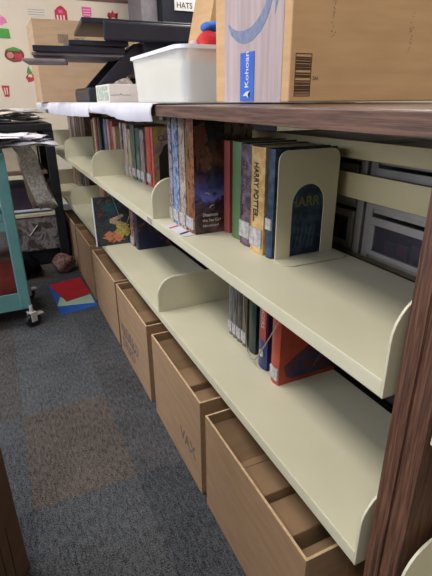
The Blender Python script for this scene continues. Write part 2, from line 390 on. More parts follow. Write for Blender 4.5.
# near bay, upper shelf: four thin books in plastic jackets, then five hardcovers
spA = [art('jacket_slate', [(60,56,70),(120,118,135),(168,160,170),(50,70,120)], 85, (1,1,.5), .15, 1),
       art('jacket_blue', [(54,70,110),(92,118,165),(168,176,196),(50,48,62)], 85, (1,1,.5), .15, 4),
       art('jacket_tan', [(84,60,56),(150,128,112),(186,174,160),(88,70,80)], 85, (1,1,.5), .15, 8),
       art('jacket_brown', [(58,34,30),(110,70,50),(150,100,70),(66,48,52)], 85, (1,1,.6), .15, 12)]
coverA = bpy.data.materials.new('cover_night_scene')
def cover_night():
    m = coverA; m.use_nodes = True; nt = m.node_tree; b = nt.nodes['Principled BSDF']; b.inputs['Roughness'].default_value = .22
    N = nt.nodes.new; L = nt.links.new
    tc = N('ShaderNodeTexCoord'); sp = N('ShaderNodeSeparateXYZ'); L(tc.outputs['Object'], sp.inputs[0])
    n = N('ShaderNodeTexNoise'); n.inputs['Scale'].default_value = 28; n.inputs['Detail'].default_value = 5; n.inputs['Distortion'].default_value = 1.2; L(tc.outputs['Object'], n.inputs['Vector'])
    a = N('ShaderNodeMath'); a.operation = 'MULTIPLY_ADD'; a.inputs[1].default_value = .12; L(n.outputs['Fac'], a.inputs[0]); L(sp.outputs[2], a.inputs[2])
    r = N('ShaderNodeValToRGB'); e = r.color_ramp.elements
    mr = N('ShaderNodeMapRange'); mr.inputs['From Min'].default_value = .03; mr.inputs['From Max'].default_value = .34; L(a.outputs[0], mr.inputs['Value'])
    cols = [(0, (64,44,46)), (.2, (84,54,56)), (.36, (70,56,80)), (.44, (92,96,170)), (.52, (72,74,130)), (.62, (74,52,58)), (.75, (96,62,50)), (.9, (38,36,46))]
    while len(e) < len(cols): e.new(.5)
    for i, (p, c) in enumerate(cols): e[i].position = p; e[i].color = lin(c)
    L(mr.outputs[0], r.inputs[0])
    r2 = N('ShaderNodeValToRGB'); f = r2.color_ramp.elements; f[0].position = .4; f[0].color = lin((150,140,150)); f[1].position = .62; f[1].color = (1.25,1.25,1.25,1)
    L(n.outputs['Fac'], r2.inputs[0])
    mx = N('ShaderNodeVectorMath'); mx.operation = 'MULTIPLY'; L(r.outputs[0], mx.inputs[0]); L(r2.outputs[0], mx.inputs[1]); L(mx.outputs[0], b.inputs['Base Color'])
cover_night()
G = 'slim jacketed paperbacks beside the rounded plate'
ys = [(.842, .866), (.795, .839), (.748, .792), (.690, .744)]
labs = ['slim book with slate jacket, leftmost of the four by the rounded plate', 'slim book with blue jacket, second of the four by the rounded plate',
        'slim book with pale tan jacket, behind the one showing its painted cover', 'tall book showing its dark painted cover with blue glow and three white lines of text']
for i, (a, b) in enumerate(ys):
    bk = book(labs[i], .043+.001*i, a, b, ZS, .200 if i < 3 else .086, .290, spA[i], coverA if i == 3 else spA[i], sticker=(.012, .042), hard=False)
    if i == 3:
        for j, (s, sz) in enumerate((('Shannon', .013), ('the Sea Girl', .011), ('Newsfound', .010))):
            text('cover_lettering', s, sz, frame((.022, -.0004, .046-.014*j), (1, 0, 0), (0, 0, 1)), STICK, bk)
        bm = bmesh.new()
        for cx, cz, rr, a0 in ((.034, .098, .010, .3), (.052, .066, .009, 1.2)):   # curled white flourishes
            tube(bm, [(cx+rr*math.cos(a0+u*.35), -.0004, cz+rr*math.sin(a0+u*.35)) for u in range(6)], .0011, 5)
        obj('cover_flourish', bm, STICK, bk)
        bm = bmesh.new(); r = random.Random(6)
        poly_prism(bm, [(.034+.016*math.cos(2*math.pi*k/18)*(1+r.uniform(-.15,.15)), -.0002, .190+.032*math.sin(2*math.pi*k/18)*(1+r.uniform(-.15,.15))) for k in range(18)], (0, -.0003, 0))
        obj('cover_face', bm, art('skin_print', [(84,54,44),(124,84,64),(70,46,42),(110,72,58)], 50), bk)
        bm = bmesh.new()
        poly_prism(bm, [(.010,-.0002,.160),(.002,-.0002,.27),(.03,-.0002,.28),(.040,-.0002,.24),(.018,-.0002,.20)], (0, -.0002, 0)); obj('cover_hair', bm, art('auburn_print', [(70,42,34),(110,66,48),(56,36,34)], 60), bk)
# label card with coloured stripes on the shelf in front of them
cd = thing('label_card', 'small white card with orange and black stripes lying at the front of the upper shelf', 'card', (.006, .74, ZS), math.radians(4))
box('card', 0, .036, -.055, .075, 0, .0012, PAPER, cd)
for nm, y, c_m in (('orange_stripe', .035, mat('orange_print', (214,84,50), .6, c2=(200,74,44))), ('black_stripe', -.035, INK)):
    bm = bmesh.new(); poly_prism(bm, [(.002, y, .0012), (.034, y+.012, .0012), (.034, y+.024, .0012), (.002, y+.010, .0012)], (0, 0, .0005)); obj(nm, bm, c_m, cd)

hard = [
 ('plain red cloth hardcover between the painted cover and the green book', .666, .716, .236, (150,74,70), (138,64,62), None, None, .135),
 ('plain green cloth hardcover beside the red one', .588, .640, .238, (84,112,72), (74,102,64), None, None, .130),
 ('dark purple hardcover with mottled spine and white sticker, left of the yellow one', .527, .582, .238, (62,46,58), (112,90,104), (.020, .060), None, .122),
 ('yellow hardcover with black lettering down its spine', .463, .521, .237, (184,144,84), (206,176,120), (.015, .058), 'HARRY POTTER', .117),
 ('dark blue hardcover standing against the arched bookend', .433, .459, .236, (34,52,74), (58,80,104), (.065, .09), None, .122)]
for lb, a, b, h, c1, c2_, st, tt, x in hard:
    nm = lb.split()[0]+lb.split()[1]
    sm = mat('cloth_'+nm, c1, .5, c2=c2_, scale=45 if st else 20, lo=.42, hi=.6 if st else .75)
    dp = .15 if 'blue' not in lb else .158
    bk = book(lb, x, a, b, ZS, dp, h, sm, sm, sticker=st, title=(tt, .027, .205, .62) if tt else None, title_m=INK)
    if 'yellow' in lb:
        text('spine_subtitle', 'and the', .009, frame((-.0045, .040, .10), (0, 0, -1), (0, -1, 0)), INK, bk)
    if 'purple' in lb:
        text('spine_title', 'THE STONE', .018, frame((-.0045, .034, .20), (0, 0, -1), (0, -1, 0)), mat('faded_pink_print', (150,124,130), .5, c2=(110,84,96)), bk)
    if 'dark blue' in lb:
        gold = mat('gold_print', (128,118,74), .4, c2=(120,116,72), metal=.2)
        text('cover_lettering', 'HARRY', .031, frame((.040, -.0004, .112), (1, 0, 0), (0, 0, 1)), gold, bk)
        bm = bmesh.new(); tl = []
        tube(bm, [(.055, -.0004, .098), (.075, -.0004, .098), (.064, -.0004, .074), (.055, -.0004, .098)], .0005, 4)
        tube(bm, [(.045, -.0004, .102), (.120, -.0004, .104)], .0005, 4)
        for k in range(6): tube(bm, [(.05+.011*k, -.0004, .014+.004*(k % 2)), (.058+.011*k, -.0004, .070-.006*(k % 3))], .0005, 4)
        obj('cover_linework', bm, mat('teal_print', (58,110,120), .4, c2=(40,84,96)), bk)

# arched metal bookend
be = thing('bookend', 'cream metal bookend with an arched cut-out, holding up the hardcovers', 'bookend', (.124, .421, ZS))
W, H = .156, .234
outer = rrect(W, H, .020, (0,0,1,1)); aw, ax0 = .084, .038
inner = [(ax0, .004)] + [(ax0+aw/2 - aw/2*math.cos(math.radians(180*k/14)), .122+aw/2*math.sin(math.radians(180*k/14))*1.05) for k in range(15)] + [(ax0+aw, .004)]
bm = bmesh.new()
# quads between the arch and the outer edge, so the cut-out stays a clean arch
arch = [(ax0, 0)] + [(ax0+aw/2 - aw/2*math.cos(math.radians(180*k/16)), .118+aw/2*math.sin(math.radians(180*k/16))*1.05) for k in range(17)] + [(ax0+aw, 0)]
outl = [(0, 0), (0, .118), (0, .16), (0, .19)] + [(.022-.022*math.cos(math.radians(90*k/4)), H-.022+.022*math.sin(math.radians(90*k/4))) for k in range(5)] + [(W*.5, H)]
outl = outl[:9] + [(W*.5, H)] + [(W-x, z) for x, z in outl[:9][::-1]]
for off in (0,):
    V = [[bm.verts.new((x, yy, z)) for x, z in q] for yy in (0, .0022) for q in (arch, outl)]
    n = len(arch); A0, O0, A1, O1 = V
    for i in range(n-1):
        bm.faces.new((A0[i], A0[i+1], O0[i+1], O0[i])); bm.faces.new((A1[i], O1[i], O1[i+1], A1[i+1]))
        bm.faces.new((A0[i], A1[i], A1[i+1], A0[i+1])); bm.faces.new((O0[i], O0[i+1], O1[i+1], O1[i]))
    bm.faces.new((A0[0], O0[0], O1[0], A1[0])); bm.faces.new((A0[-1], A1[-1], O1[-1], O0[-1]))
obj('upright_plate', bm, CREAM, be)
bm = bmesh.new(); poly_prism(bm, [(x-.004, -y, .0004) for x, y in rrect(W+.010, .052, .022, (0,0,1,1))], (0, 0, .0016)); obj('foot_plate', bm, CREAM, be)

# near bay, lower shelf
low = [
 ('slim dark grey book, leftmost on the nearest lower shelf', .664, .688, (76,74,74), (120,116,110), .146),
 ('slim charcoal book second from left on the nearest lower shelf', .640, .662, (54,54,58), (110,108,108), .146),
 ('slim grey-brown book third from left on the nearest lower shelf', .612, .638, (96,88,78), (60,56,54), .147),
 ('slim olive brown book fourth from left on the nearest lower shelf', .582, .610, (112,96,70), (70,62,50), .148)]
for lb, a, b, c1, c2_, x in low:
    book(lb, x, a, b, ZLS, .14, .215, art('spine_'+lb[5:16], [c1, c2_, c1], 50, (1,1,.3), .3, a*10), sticker=(.012, .045), hard=False)
book('dark green book beside the wire loop on the nearest lower shelf', .150, .537, .576, ZLS, .15, .235, art('dark_green_speckle', [(22,34,34),(34,52,44),(26,30,40)], 50, seed=3), hard=True)
b5 = book('navy book with red upper spine and round emblem, leaning on the nearest lower shelf', .136, .455, .496, ZLS, .15, .225, mat('navy_cloth', (38,44,92), .35, c2=(46,54,110), scale=20), hard=True)
box('red_spine_block', -.0052, -.001, .002, .030, .085, .224, mat('red_print', (170,62,48), .4, c2=(150,50,44), scale=40), b5)
text('spine_title', 'RANGERS', .020, frame((-.0058, .023, .205), (0, 0, -1), (0, -1, 0)), mat('pale_print', (206,180,170), .5, c2=(190,160,150)), b5)
bm = bmesh.new(); lathe(bm, [(.0105, -.0058), (.0105, -.004)], 18, (0, .020, .045), 'X'); obj('round_emblem', bm, STICK, b5)
b6 = book('orange-red hardcover with dark blue picture on its cover, last on the nearest lower shelf', .129, .388, .424, ZLS, .168, .235, mat('orange_red_cloth', (168,70,52), .4, c2=(154,60,44), scale=20), sticker=(.012, .046), hard=True)
bm = bmesh.new(); poly_prism(bm, [(.012, -.0003, .050), (.165, -.0003, .150), (.165, -.0003, .012), (.040, -.0003, .012), (.020, -.0003, .020)], (0, -.0005, 0))
obj('cover_picture', bm, art('cover_swirl', [(30,30,52),(44,54,92),(92,40,46),(28,34,50)], 22, seed=7), b6)
bm = bmesh.new()
for k in range(5): tube(bm, [(.10+.012*k, -.001, .030+.010*k), (.125+.010*k, -.001, .075+.012*k)], .0006, 4)
obj('cover_linework', bm, mat('grey_print', (100,108,120), .5, c2=(84,92,104)), b6)

def wire(label, pts):
    t = thing('wire_bookend', label, 'bookend', pts[0])
    o = Vector(pts[0]); ctrl = [Vector(p)-o for p in pts]; fine = []
    for i in range(len(ctrl)-1):
        p0, p1, p2, p3 = ctrl[max(i-1, 0)], ctrl[i], ctrl[i+1], ctrl[min(i+2, len(ctrl)-1)]
        for k in range(5):
            u = k/5; fine.append(.5*((2*p1)+(-p0+p2)*u+(2*p0-5*p1+4*p2-p3)*u*u+(-p0+3*p1-3*p2+p3)*u**3))
    fine.append(ctrl[-1])
    bm = bmesh.new(); tube(bm, fine, .0017, 8); obj('bent_wire', bm, mat('steel_wire', (170,166,160), .3, c2=(150,146,142), metal=.6), t, smooth=True)
    e = ctrl[-1]; bm = bmesh.new(); bx(bm, min(0, e.x)-.004, max(0, e.x)+.004, min(0, e.y)-.006, max(0, e.y)+.006, -.001, .0015); obj('top_clip', bm, BLACKM, t)
wire('bent wire book support hanging in front of the navy book spine', [(.117,.562,ZU-.002),(.117,.545,.56),(.117,.527,.455),(.117,.512,.430),(.117,.490,.428),(.117,.468,.452),(.117,.39,.574),(.117,.33,ZU-.002)])
# second bay, lower shelf: big picture book and neighbours
pb = book('large picture book with pale spine and orange and yellow cover on the second lower shelf', -.036, 1.720, 1.736, ZLS, .205, .232, mat('pale_spine', (214,212,214), .4, c2=(190,192,200), scale=30),
     art('picture_book_cover', [(24,34,46),(70,60,62),(30,66,84),(44,34,40),(110,80,70)], 24, seed=2), hard=True)
def patch(par, nm, pts, m, y=-.0003, th=.0004):
    bm = bmesh.new(); poly_prism(bm, [(x, y, z) for x, z in pts], (0, -th, 0)); return obj(nm, bm, m, par)
def blob(cx, cz, rx, rz, seed, n=16, amp=.15):
    r = random.Random(seed); return [(cx+rx*math.cos(2*math.pi*k/n)*(1+r.uniform(-amp, amp)), cz+rz*math.sin(2*math.pi*k/n)*(1+r.uniform(-amp, amp))) for k in range(n)]
patch(pb, 'cover_orange_shape', blob(.085, .040, .048, .030, 1, 22, .3), art('orange_paint', [(190,96,66),(214,140,100),(140,60,50)], 60))
patch(pb, 'cover_yellow_shape', blob(.128, .072, .036, .034, 2, 22, .3), art('yellow_paint', [(190,170,70),(150,140,60),(214,190,110),(110,120,60)], 70), -.0008)
patch(pb, 'cover_cream_shape', [(.07,.128),(.13,.146),(.14,.136),(.10,.118),(.12,.112),(.14,.104),(.10,.098),(.07,.108)], art('cream_paint', [(200,180,156),(170,140,120),(214,196,170)], 60), -.0006)
patch(pb, 'cover_teal_shape', blob(.085, .185, .04, .026, 5, 20, .3), art('teal_paint', [(30,72,88),(36,88,96),(26,56,80)], 50), -.0005)
book('dark brown mottled book between the picture book and the dark blue one, lower shelf', .125, 1.640, 1.700, ZLS, .14, .215, art('mottled_brown', [(52,34,34),(110,60,50),(160,130,120),(50,44,60)], 50, seed=5), sticker=(.012, .045))
book('dark blue book with orange marks on its cover, on the second lower shelf', .129, 1.585, 1.632, ZLS, .16, .22, mat('midnight_spine', (34,38,60), .4, c2=(60,64,88), scale=40),
     art('midnight_cover', [(20,26,52),(30,36,74),(24,30,60),(50,36,50),(140,84,60)], 18, seed=9))
wire('thin wire book support hanging in front of the picture book cover', [(.036,1.700,ZU-.002),(.048,1.700,.651),(.069,1.700,.579),(.086,1.700,.506),(.097,1.700,.500),(.108,1.700,.507),(.138,1.700,.575),(.185,1.700,ZU-.002)])

# second bay, upper shelf
row = [  # label, near y, far y, colours
 ('brick red thick spine next to the book with a black figure', 1.430, 1.490, [(150,60,50),(186,84,70),(120,50,46)], .165),
 ('pink and grey striped spine left of the brick red one', 1.505, 1.560, [(170,130,130),(110,96,100),(200,180,176)], .16),
 ('teal spine on the second upper shelf', 1.565, 1.625, [(60,96,96),(44,64,66),(120,140,136)], .16),
 ('dark green spine on the second upper shelf', 1.630, 1.690, [(44,64,50),(90,100,84),(36,44,40)], .157),
 ('olive tan spine on the second upper shelf', 1.695, 1.745, [(120,112,84),(170,160,136),(80,74,60)], .156),
 ('rust red and white spine on the second upper shelf', 1.750, 1.815, [(150,76,60),(190,176,168),(96,50,44)], .155)]
for lb, a, b, cs, x in row:
    book('book with '+lb, x, a, b, ZS, .14, .225+.012*math.sin(a*40), art('sp_'+lb[:14], cs, 40, (1,1,.3), .3, a), sticker=(.015, .05), hard=False)
fb = book('picture book with purple and yellow cover showing a black figure, behind the rounded plate', .168, 1.404, 1.428, ZS, .132, .235, mat('crimson_spine', (176,64,60), .4, c2=(190,90,80), scale=40),
     art('purple_yellow_cover', [(120,92,120),(150,120,130),(176,160,84),(140,110,110)], 14, seed=3), hard=True)
patch(fb, 'cover_figure', [(.022,.0),(.024,.125),(.036,.140),(.046,.162),(.062,.172),(.080,.162),(.090,.140),(.110,.135),(.126,.11),(.126,.0)], INK)
patch(fb, 'cover_brown_shape', blob(.085, .06, .024, .05, 3), art('brown_fur', [(90,66,50),(130,96,70)], 60), -.0009)
text('cover_lettering', 'CLICK', .030, frame((.024, -.0009, .180), (1, 0, .15), (-.15, 0, 1)), mat('violet_print', (70,54,96), .5, c2=(86,66,110)), fb)
book('white and grey narrow spine nearest the second rounded plate', .152, 1.836, 1.858, ZS, .14, .235, art('sp_whitegrey', [(190,186,186),(110,110,116),(210,206,204)], 40, (1,1,.3), .3, 2), sticker=(.015, .05), hard=False)
sq = book('small red and cream book with a black square on its cover, third upper shelf', .215, 1.885, 1.935, ZS, .08, .17, mat('red_cream', (176,110,104), .5, c2=(200,180,170), scale=30))

patch(sq, 'cover_black_square', [(.006,.09),(.05,.09),(.05,.145),(.006,.145)], INK)
# far bays: spines with their own colours
pal = [('maroon', [(96,44,48),(130,70,70),(70,36,40)]), ('grey', [(120,116,118),(160,156,158),(90,88,92)]), ('navy', [(36,44,76),(60,72,110),(30,34,56)]),
       ('violet', [(86,66,104),(120,98,136),(64,50,80)]), ('tan', [(166,140,112),(190,166,140),(130,106,84)]), ('pink', [(176,116,112),(196,150,144),(150,90,90)]),
       ('black', [(30,28,34),(48,46,54),(24,24,28)]), ('brown', [(92,66,54),(120,90,74),(70,50,42)]), ('steel blue', [(86,104,130),(120,136,156),(66,80,104)]), ('dull red', [(150,70,60),(172,96,84),(120,54,50)]),
       ('olive', [(104,100,70),(130,124,92),(80,78,54)]), ('cream', [(196,186,160),(176,164,140),(206,198,178)])]
def fill(bay, level, ya, yb, order, z, x, hh, w0=.045):
    rnd = random.Random(len(bay)*7+len(level)); y = ya; i = 0
    while y < yb and i < len(order):
        w = w0*(.8+.45*rnd.random()); nm, cs = pal[order[i]]
        book('%s spined book on the %s shelf of the %s bay%s' % (nm, level, bay, ', against the next end plate' if i == len(order)-1 else ''), x+rnd.uniform(-.006, .01), y, min(y+w, yb), z, .122, hh+rnd.uniform(-.02, .02),
             art('far_'+nm.replace(' ', '_'), cs, 40, (1,1,.3), .4, i), sticker=(.015, .045) if i % 2 else None, hard=False, group='assorted books in the far bays')
        y += w+.002; i += 1
fill('third', 'upper', 2.05, 2.70, [4, 9, 5, 8, 3, 2, 6, 10, 0, 11, 7, 1], ZS, .165, .225, .05)
fill('farthest', 'upper', 2.95, 3.64, [7, 0, 1, 6, 8, 9, 2, 4, 10, 3, 11, 5], ZS, .175, .235, .055)
fill('third', 'lower', 1.90, 2.70, [6, 2, 3, 1, 7, 0, 8, 10, 9, 4, 5, 11], ZLS, .155, .225, .055)
fill('farthest', 'lower', 2.95, 3.64, [0, 3, 1, 2, 7, 6, 8, 9, 10, 4, 11, 5], ZLS, .165, .225, .055)

# ------------------------------------------------------------------ drawers seen through the back rails
def drawer_unit(y0, y1, label, contents):
    t = thing('drawer_unit', label, 'drawers', (.362, y0, ZU+.006))
    L = y1-y0; D = .26; hs = [0, .108, .216]; th = .014
    bm = bmesh.new()
    for ya in (0, L-.022): bx(bm, 0, D, ya, ya+.022, 0, .262)
    for z in hs + [.25]: bx(bm, .004, D, .022, L-.022, z, z+.010)
    bx(bm, D-.004, D, .022, L-.022, .0, .25)
    DW = mat('drawer_plastic', (150,145,140), .5, c2=(140,135,130))
    obj('drawer_frame', bm, DW, t, .002)
    for i in range(2):
        z = hs[i]+.012
        bm = bmesh.new()   # white rim around the clear front
        bx(bm, -.006, .002, .024, L-.024, z, z+.012); bx(bm, -.006, .002, .024, L-.024, z+.072, z+.090)
        for ya in (.024, L-.040): bx(bm, -.006, .002, ya, ya+.016, z+.012, z+.072)
        d = obj('drawer', bm, DW, t, .0015)
        box('drawer_window', -.001, .001, .040, L-.040, z+.012, z+.072, mat('smoky_clear_plastic', (84,82,92), .25, c2=(76,74,84), alpha=.35), d)
        bm = bmesh.new(); r = random.Random(y0*100+i)
        for k in range(9):
            yy = .045+(L-.10)*k/9; zz = .03+.035*r.random(); bx(bm, .01+.02*r.random(), .16, yy, yy+(L-.1)/9-.003, z, z+zz)
        o = obj('drawer_contents', bm, art('contents%d' % int(contents), [(46,40,52),(80,66,74),(120,70,60),(50,56,70)], 30, seed=contents+i), d); o['kind'] = 'stuff'
drawer_unit(-.01, .412, 'white-framed clear drawer unit behind the back rails, nearer the wooden panel', 1)
drawer_unit(.422, .846, 'white-framed clear drawer unit behind the back rails, partly behind the bookend', 4)
# shelves of the far side of the double-faced unit, that carry the drawers
for k in range(2):
    y0_, y1_ = ((-.045, S-.01), (S, 2*S))[k]
    box_ = thing('metal_shelf', 'khaki shelf behind the back rails of the %s bay' % names[k], 'shelf', (.345, y0_, ZU-.02))
    box('shelf_deck', 0, .29, 0, y1_-y0_, 0, .025, CREAM_D, box_, .001)

# ------------------------------------------------------------------ things on the countertop
TOP = CT+.0006
B = thing('shipping_box', 'large cardboard shipping box with curved arrow print, blue label and barcode, on the near countertop', 'box', (.20, .514, CT+.0044))
bl, bw, bh = .368, .56, .40
def bigbox():
    bm = bmesh.new(); bx(bm, 0, bw, 0, bl, 0, bh); obj('box_body', bm, BIGCARD, B, .003)
    # seam tape on the short face, widened, with its lavender sheen in the colour
    bm = bmesh.new(); bx(bm, -.0008, .0, .030, .31, 0, bh); obj('clear_tape_sheen', bm, mat('clear_tape_sheen', (180,164,168), .22, c2=(164,148,152), scale=9, stretch=(1,6,.4), spec=.9), B)
    # curved arrow: crescent
    bm = bmesh.new()
    lo = [(.290,.180),(.272,.156),(.242,.140),(.205,.131),(.165,.134),(.125,.150),(.098,.172),(.080,.200),(.070,.245)]
    hi = [(.286,.184),(.268,.172),(.240,.163),(.205,.160),(.170,.163),(.138,.176),(.114,.194),(.098,.216),(.088,.250)]
    V = [[bm.verts.new((xx, y, z)) for y, z in q] for xx in (-.0009, -.0014) for q in (lo, hi)]
    for i in range(8):
        bm.faces.new((V[2][i], V[2][i+1], V[3][i+1], V[3][i])); bm.faces.new((V[0][i], V[0][i+1], V[2][i+1], V[2][i])); bm.faces.new((V[1][i], V[3][i], V[3][i+1], V[1][i+1]))
    poly_prism(bm, [(-.0009, .118, .252), (-.0009, .100, .262), (-.0009, .050, .262), (-.0009, .054, .200), (-.0009, .066, .176), (-.0009, .066, .246)], (-.0005, 0, 0))
    bmesh.ops.triangulate(bm, faces=[f for f in bm.faces if len(f.verts) > 4])
    obj('arrow_print', bm, mat('slate_blue_print', (104,116,148), .7, c2=(124,132,156), scale=60), B)
    lab = box('blue_label', -.0022, -.0009, .150, .220, 0.002, .112, mat('blue_label', (52,104,196), .35, c2=(44,92,184), scale=20), B)
    text('label_lettering', 'Kohoan', .026, frame((-.0026, .176, .032), (0, 0, 1), (0, 1, 0)), PAPER, lab)
    bm = bmesh.new(); poly_prism(bm, [(-.0023, .205, .014), (-.0023, .186, .024), (-.0023, .166, .026), (-.0023, .178, .018), (-.0023, .172, .008), (-.0023, .186, .015)], (-.0006, 0, 0)); bmesh.ops.triangulate(bm, faces=[f for f in bm.faces if len(f.verts) > 4]); obj('label_mark', bm, PAPER, lab)
    # barcode panel on the long face
    bm = bmesh.new(); x0, x1, z0, z1 = .013, .055, .012, .096; t = .0012
    for a in ((x0, x1, z0, z0+t), (x0, x1, z1-t, z1), (x0, x0+t, z0, z1), (x1-t, x1, z0, z1)): bx(bm, a[0], a[1], -.0008, -.0001, a[2], a[3])
    r = random.Random(4); z = z0+.004
    while z < z1-.006:
        w = r.choice((.0007, .0012, .0022, .0035)); bx(bm, x0+.002, x1-.002, -.0008, -.0001, z, z+w); z += w+r.choice((.0008, .0014, .002))
        if abs(z-.045) < .003 or abs(z-.062) < .002: z += .004
    obj('barcode', bm, mat('brown_black_ink', (58,40,30), .7, c2=(68,48,36)), B)
    text('printed_lettering', '2A1', .010, frame((.060, -.0004, .045), (1, 0, 0), (0, 0, 1)), GREYINK, B)
    bm = bmesh.new(); r = random.Random(8)
    for (cx, cz) in ((.105, .15), (.10, .19), (.33, .17), (.335, .13)):
        for k in range(9): u, v = cx+r.uniform(-.006, .006), cz+r.uniform(-.022, .022); bx(bm, u, u+r.uniform(.001, .003), -.0006, -.0001, v, v+.002)
    o = obj('scuff_marks', bm, GREYINK, B); o['kind'] = 'stuff'
bigbox()

# clear storage bin
bn = thing('storage_bin', 'translucent white plastic storage bin standing on the white paper', 'bin', (.12, .95, CT+.0045))
FROST = mat('frosted_plastic', (228,228,222), .35, c2=(222,222,218), scale=6, alpha=.55)
bwid, blen, bhgt = .36, .52, .150
def binmesh():
    bm = bmesh.new(); ins = .012; th = .003
    o0 = rrect(bwid-2*ins, blen-2*ins, .03); o1 = rrect(bwid, blen, .04)
    def ring(pts, ox, z, sh=0):
        return [bm.verts.new((ox+x*(1)+0, ox+y, z)) for x, y in pts]
    A = ring(o0, ins, 0); Bt = ring(o1, 0, bhgt)
    o2 = rrect(bwid-2*th, blen-2*th, .038); o3 = rrect(bwid-2*ins-2*th, blen-2*ins-2*th, .028)
    C = ring(o2, th, bhgt); D = ring(o3, ins+th, th)
    n = len(A)
    for P, Q in ((A, Bt), (Bt, C), (C, D)):
        for i in range(n): bm.faces.new((P[i], P[(i+1) % n], Q[(i+1) % n], Q[i]))
    bm.faces.new(A[::-1]); bm.faces.new(D)
    obj('bin_body', bm, FROST, bn, smooth=False)
    bm = bmesh.new(); a = rrect(bwid+.016, blen+.016, .046); c = rrect(bwid-.006, blen-.006, .037)
    r1 = [bm.verts.new((x-.008, y-.008, bhgt-.008)) for x, y in a]; r2 = [bm.verts.new((x-.008, y-.008, bhgt+.002)) for x, y in a]
    r3 = [bm.verts.new((x+.003, y+.003, bhgt+.002)) for x, y in c]; r4 = [bm.verts.new((x+.003, y+.003, bhgt-.008)) for x, y in c]
    for P, Q in ((r1, r2), (r2, r3), (r3, r4), (r4, r1)):
        for i in range(n): bm.faces.new((P[i], P[(i+1) % n], Q[(i+1) % n], Q[i]))
    obj('rim', bm, mat('white_rim_plastic', (236,238,244), .35, c2=(228,230,238), scale=8), bn)
binmesh()
# folded things inside the bin
for lb, a, m in (('pale yellow paper stack inside the clear bin', (.16, .40, 1.06, 1.40), mat('pale_yellow', (226,220,176), .8, c2=(214,206,160))),
                 ('light blue folded paper stack inside the clear bin', (.17, .42, 1.0, 1.055), mat('light_blue', (150,186,232), .7, c2=(130,168,220)))):
    bm = bmesh.new()
    for k in range(6): d = .0012*(k % 3); bx(bm, a[0]+d, a[1]-d, a[2]+d*.5, a[3]-d, CT+.010+k*.018, CT+.0275+k*.018)
    tag(obj('paper_stack', bm, m), lb, 'paper')
# flap box, blue tub and red cloth behind the big box
fbx = thing('cardboard_box', 'tan cardboard box with a slanted open side, behind the clear bin', 'box', (.405, 1.52, CT+.0044))
bm = bmesh.new(); poly_prism(bm, [(0, 0, 0), (.19, 0, 0), (.19, 0, .42), (.10, 0, .42)], (0, .006, 0)); poly_prism(bm, [(0, .2, 0), (.19, .2, 0), (.19, .2, .42), (.10, .2, .42)], (0, .006, 0))
bx(bm, .184, .19, .006, .2, 0, .42); poly_prism(bm, [(0, .006, 0), (.006, .006, 0), (.106, .006, .42), (.10, .006, .42)], (0, .194, 0)); bx(bm, .006, .184, .006, .2, 0, .006); obj('box_body', bm, BIGCARD, fbx)
def lump(nm, label, cat, c, r, m, seed, sq=(1,1,1), amp=.05):
    bm = bmesh.new(); bmesh.ops.create_icosphere(bm, subdivisions=4, radius=1)
    rr = random.Random(seed); ph = [(Vector((rr.uniform(-1,1), rr.uniform(-1,1), rr.uniform(-1,1)))*5, rr.uniform(0, 6)) for _ in range(5)]
    for v in bm.verts:
        k = 1+amp*sum(math.sin(v.co.dot(d)+p) for d, p in ph)
        v.co = Vector((c[0]+v.co.x*r*sq[0]*k, c[1]+v.co.y*r*sq[1]*k, c[2]+v.co.z*r*sq[2]*k))
    return tag(obj(nm, bm, m, smooth=True), label, cat)
lump('red_cloth', 'bright red crumpled cloth resting above the clear bin, beside the shipping box', 'cloth', (.292, 1.13, 1.206), .044, mat('red_cloth', (210,46,52), .7, c2=(186,34,44), scale=40, bump=.5), 4, (1.1,1,1.12))
lump('blue_cloth', 'bright blue folded cloth on top of the red one', 'cloth', (.312, 1.14, 1.270), .036, mat('blue_cloth', (48,104,190), .7, c2=(38,88,170), scale=40, bump=.5), 6, (1.1,1,.45))
lump('tissue', 'small crumpled white and pink tissue beside the red cloth on the bin', 'paper', (.240, 1.13, 1.193), .020, mat('tissue_white', (222,200,204), .8, c2=(186,120,130), scale=60, bump=.5), 9, (1,1,1.75))
# string of beads with the HATS sign is on the cabinet further back

# small printed carton on the paper
sb = thing('tissue_box', 'small white printed carton with green emblem, under the black stand', 'box', (.036, 1.50, CT+.004))
box('box_body', 0, .13, 0, .24, 0, .066, mat('white_card', (222,212,206), .6, c2=(214,204,198)), sb, .002)
box('side_print', -.0008, 0, .012, .22, .006, .060, art('green_emblem', [(206,204,200),(190,196,188),(96,140,120),(206,202,198)], 40, seed=3), sb)
text('printed_lettering', '--------*--------', .012, frame((.006, -.0005, .024), (1, 0, 0), (0, 0, 1)), INK, sb, ax=1.2)

# desktop riser: big black keyboard tray and monitor shelf on folding legs
DC = thing('desk_riser', 'black sit-stand desk riser with two flat trays and slanted legs, on the papered countertop', 'desk riser', (0, 0, 0))
def slab(nm, pts, z0, z1, m, bev=.004):
    bm = bmesh.new(); poly_prism(bm, [(x, y, z0) for x, y in pts], (0, 0, z1-z0)); return obj(nm, bm, m, DC, bev)
slab('keyboard_tray', [(-.165,2.16),(-.11,2.56),(.30,2.56),(.28,2.14)], 1.254, 1.268, GREYB)
slab('keyboard_tray_edge', [(-.16,2.14),(-.14,2.18),(.28,2.16),(.28,2.12)], 1.268, 1.296, BLACK)
slab('lower_lip', [(-.215,2.10),(-.17,2.34),(.02,2.30),(-.02,2.10)], 1.222, 1.236, GREYB)
slab('mouse_platform', [(.01,2.14),(.02,2.4),(.30,2.4),(.30,2.12)], 1.302, 1.324, BLACK)
slab('monitor_shelf', [(.07,2.08),(.12,2.60),(1.10,2.60),(1.10,2.06)], 1.392, 1.414, BLACK)
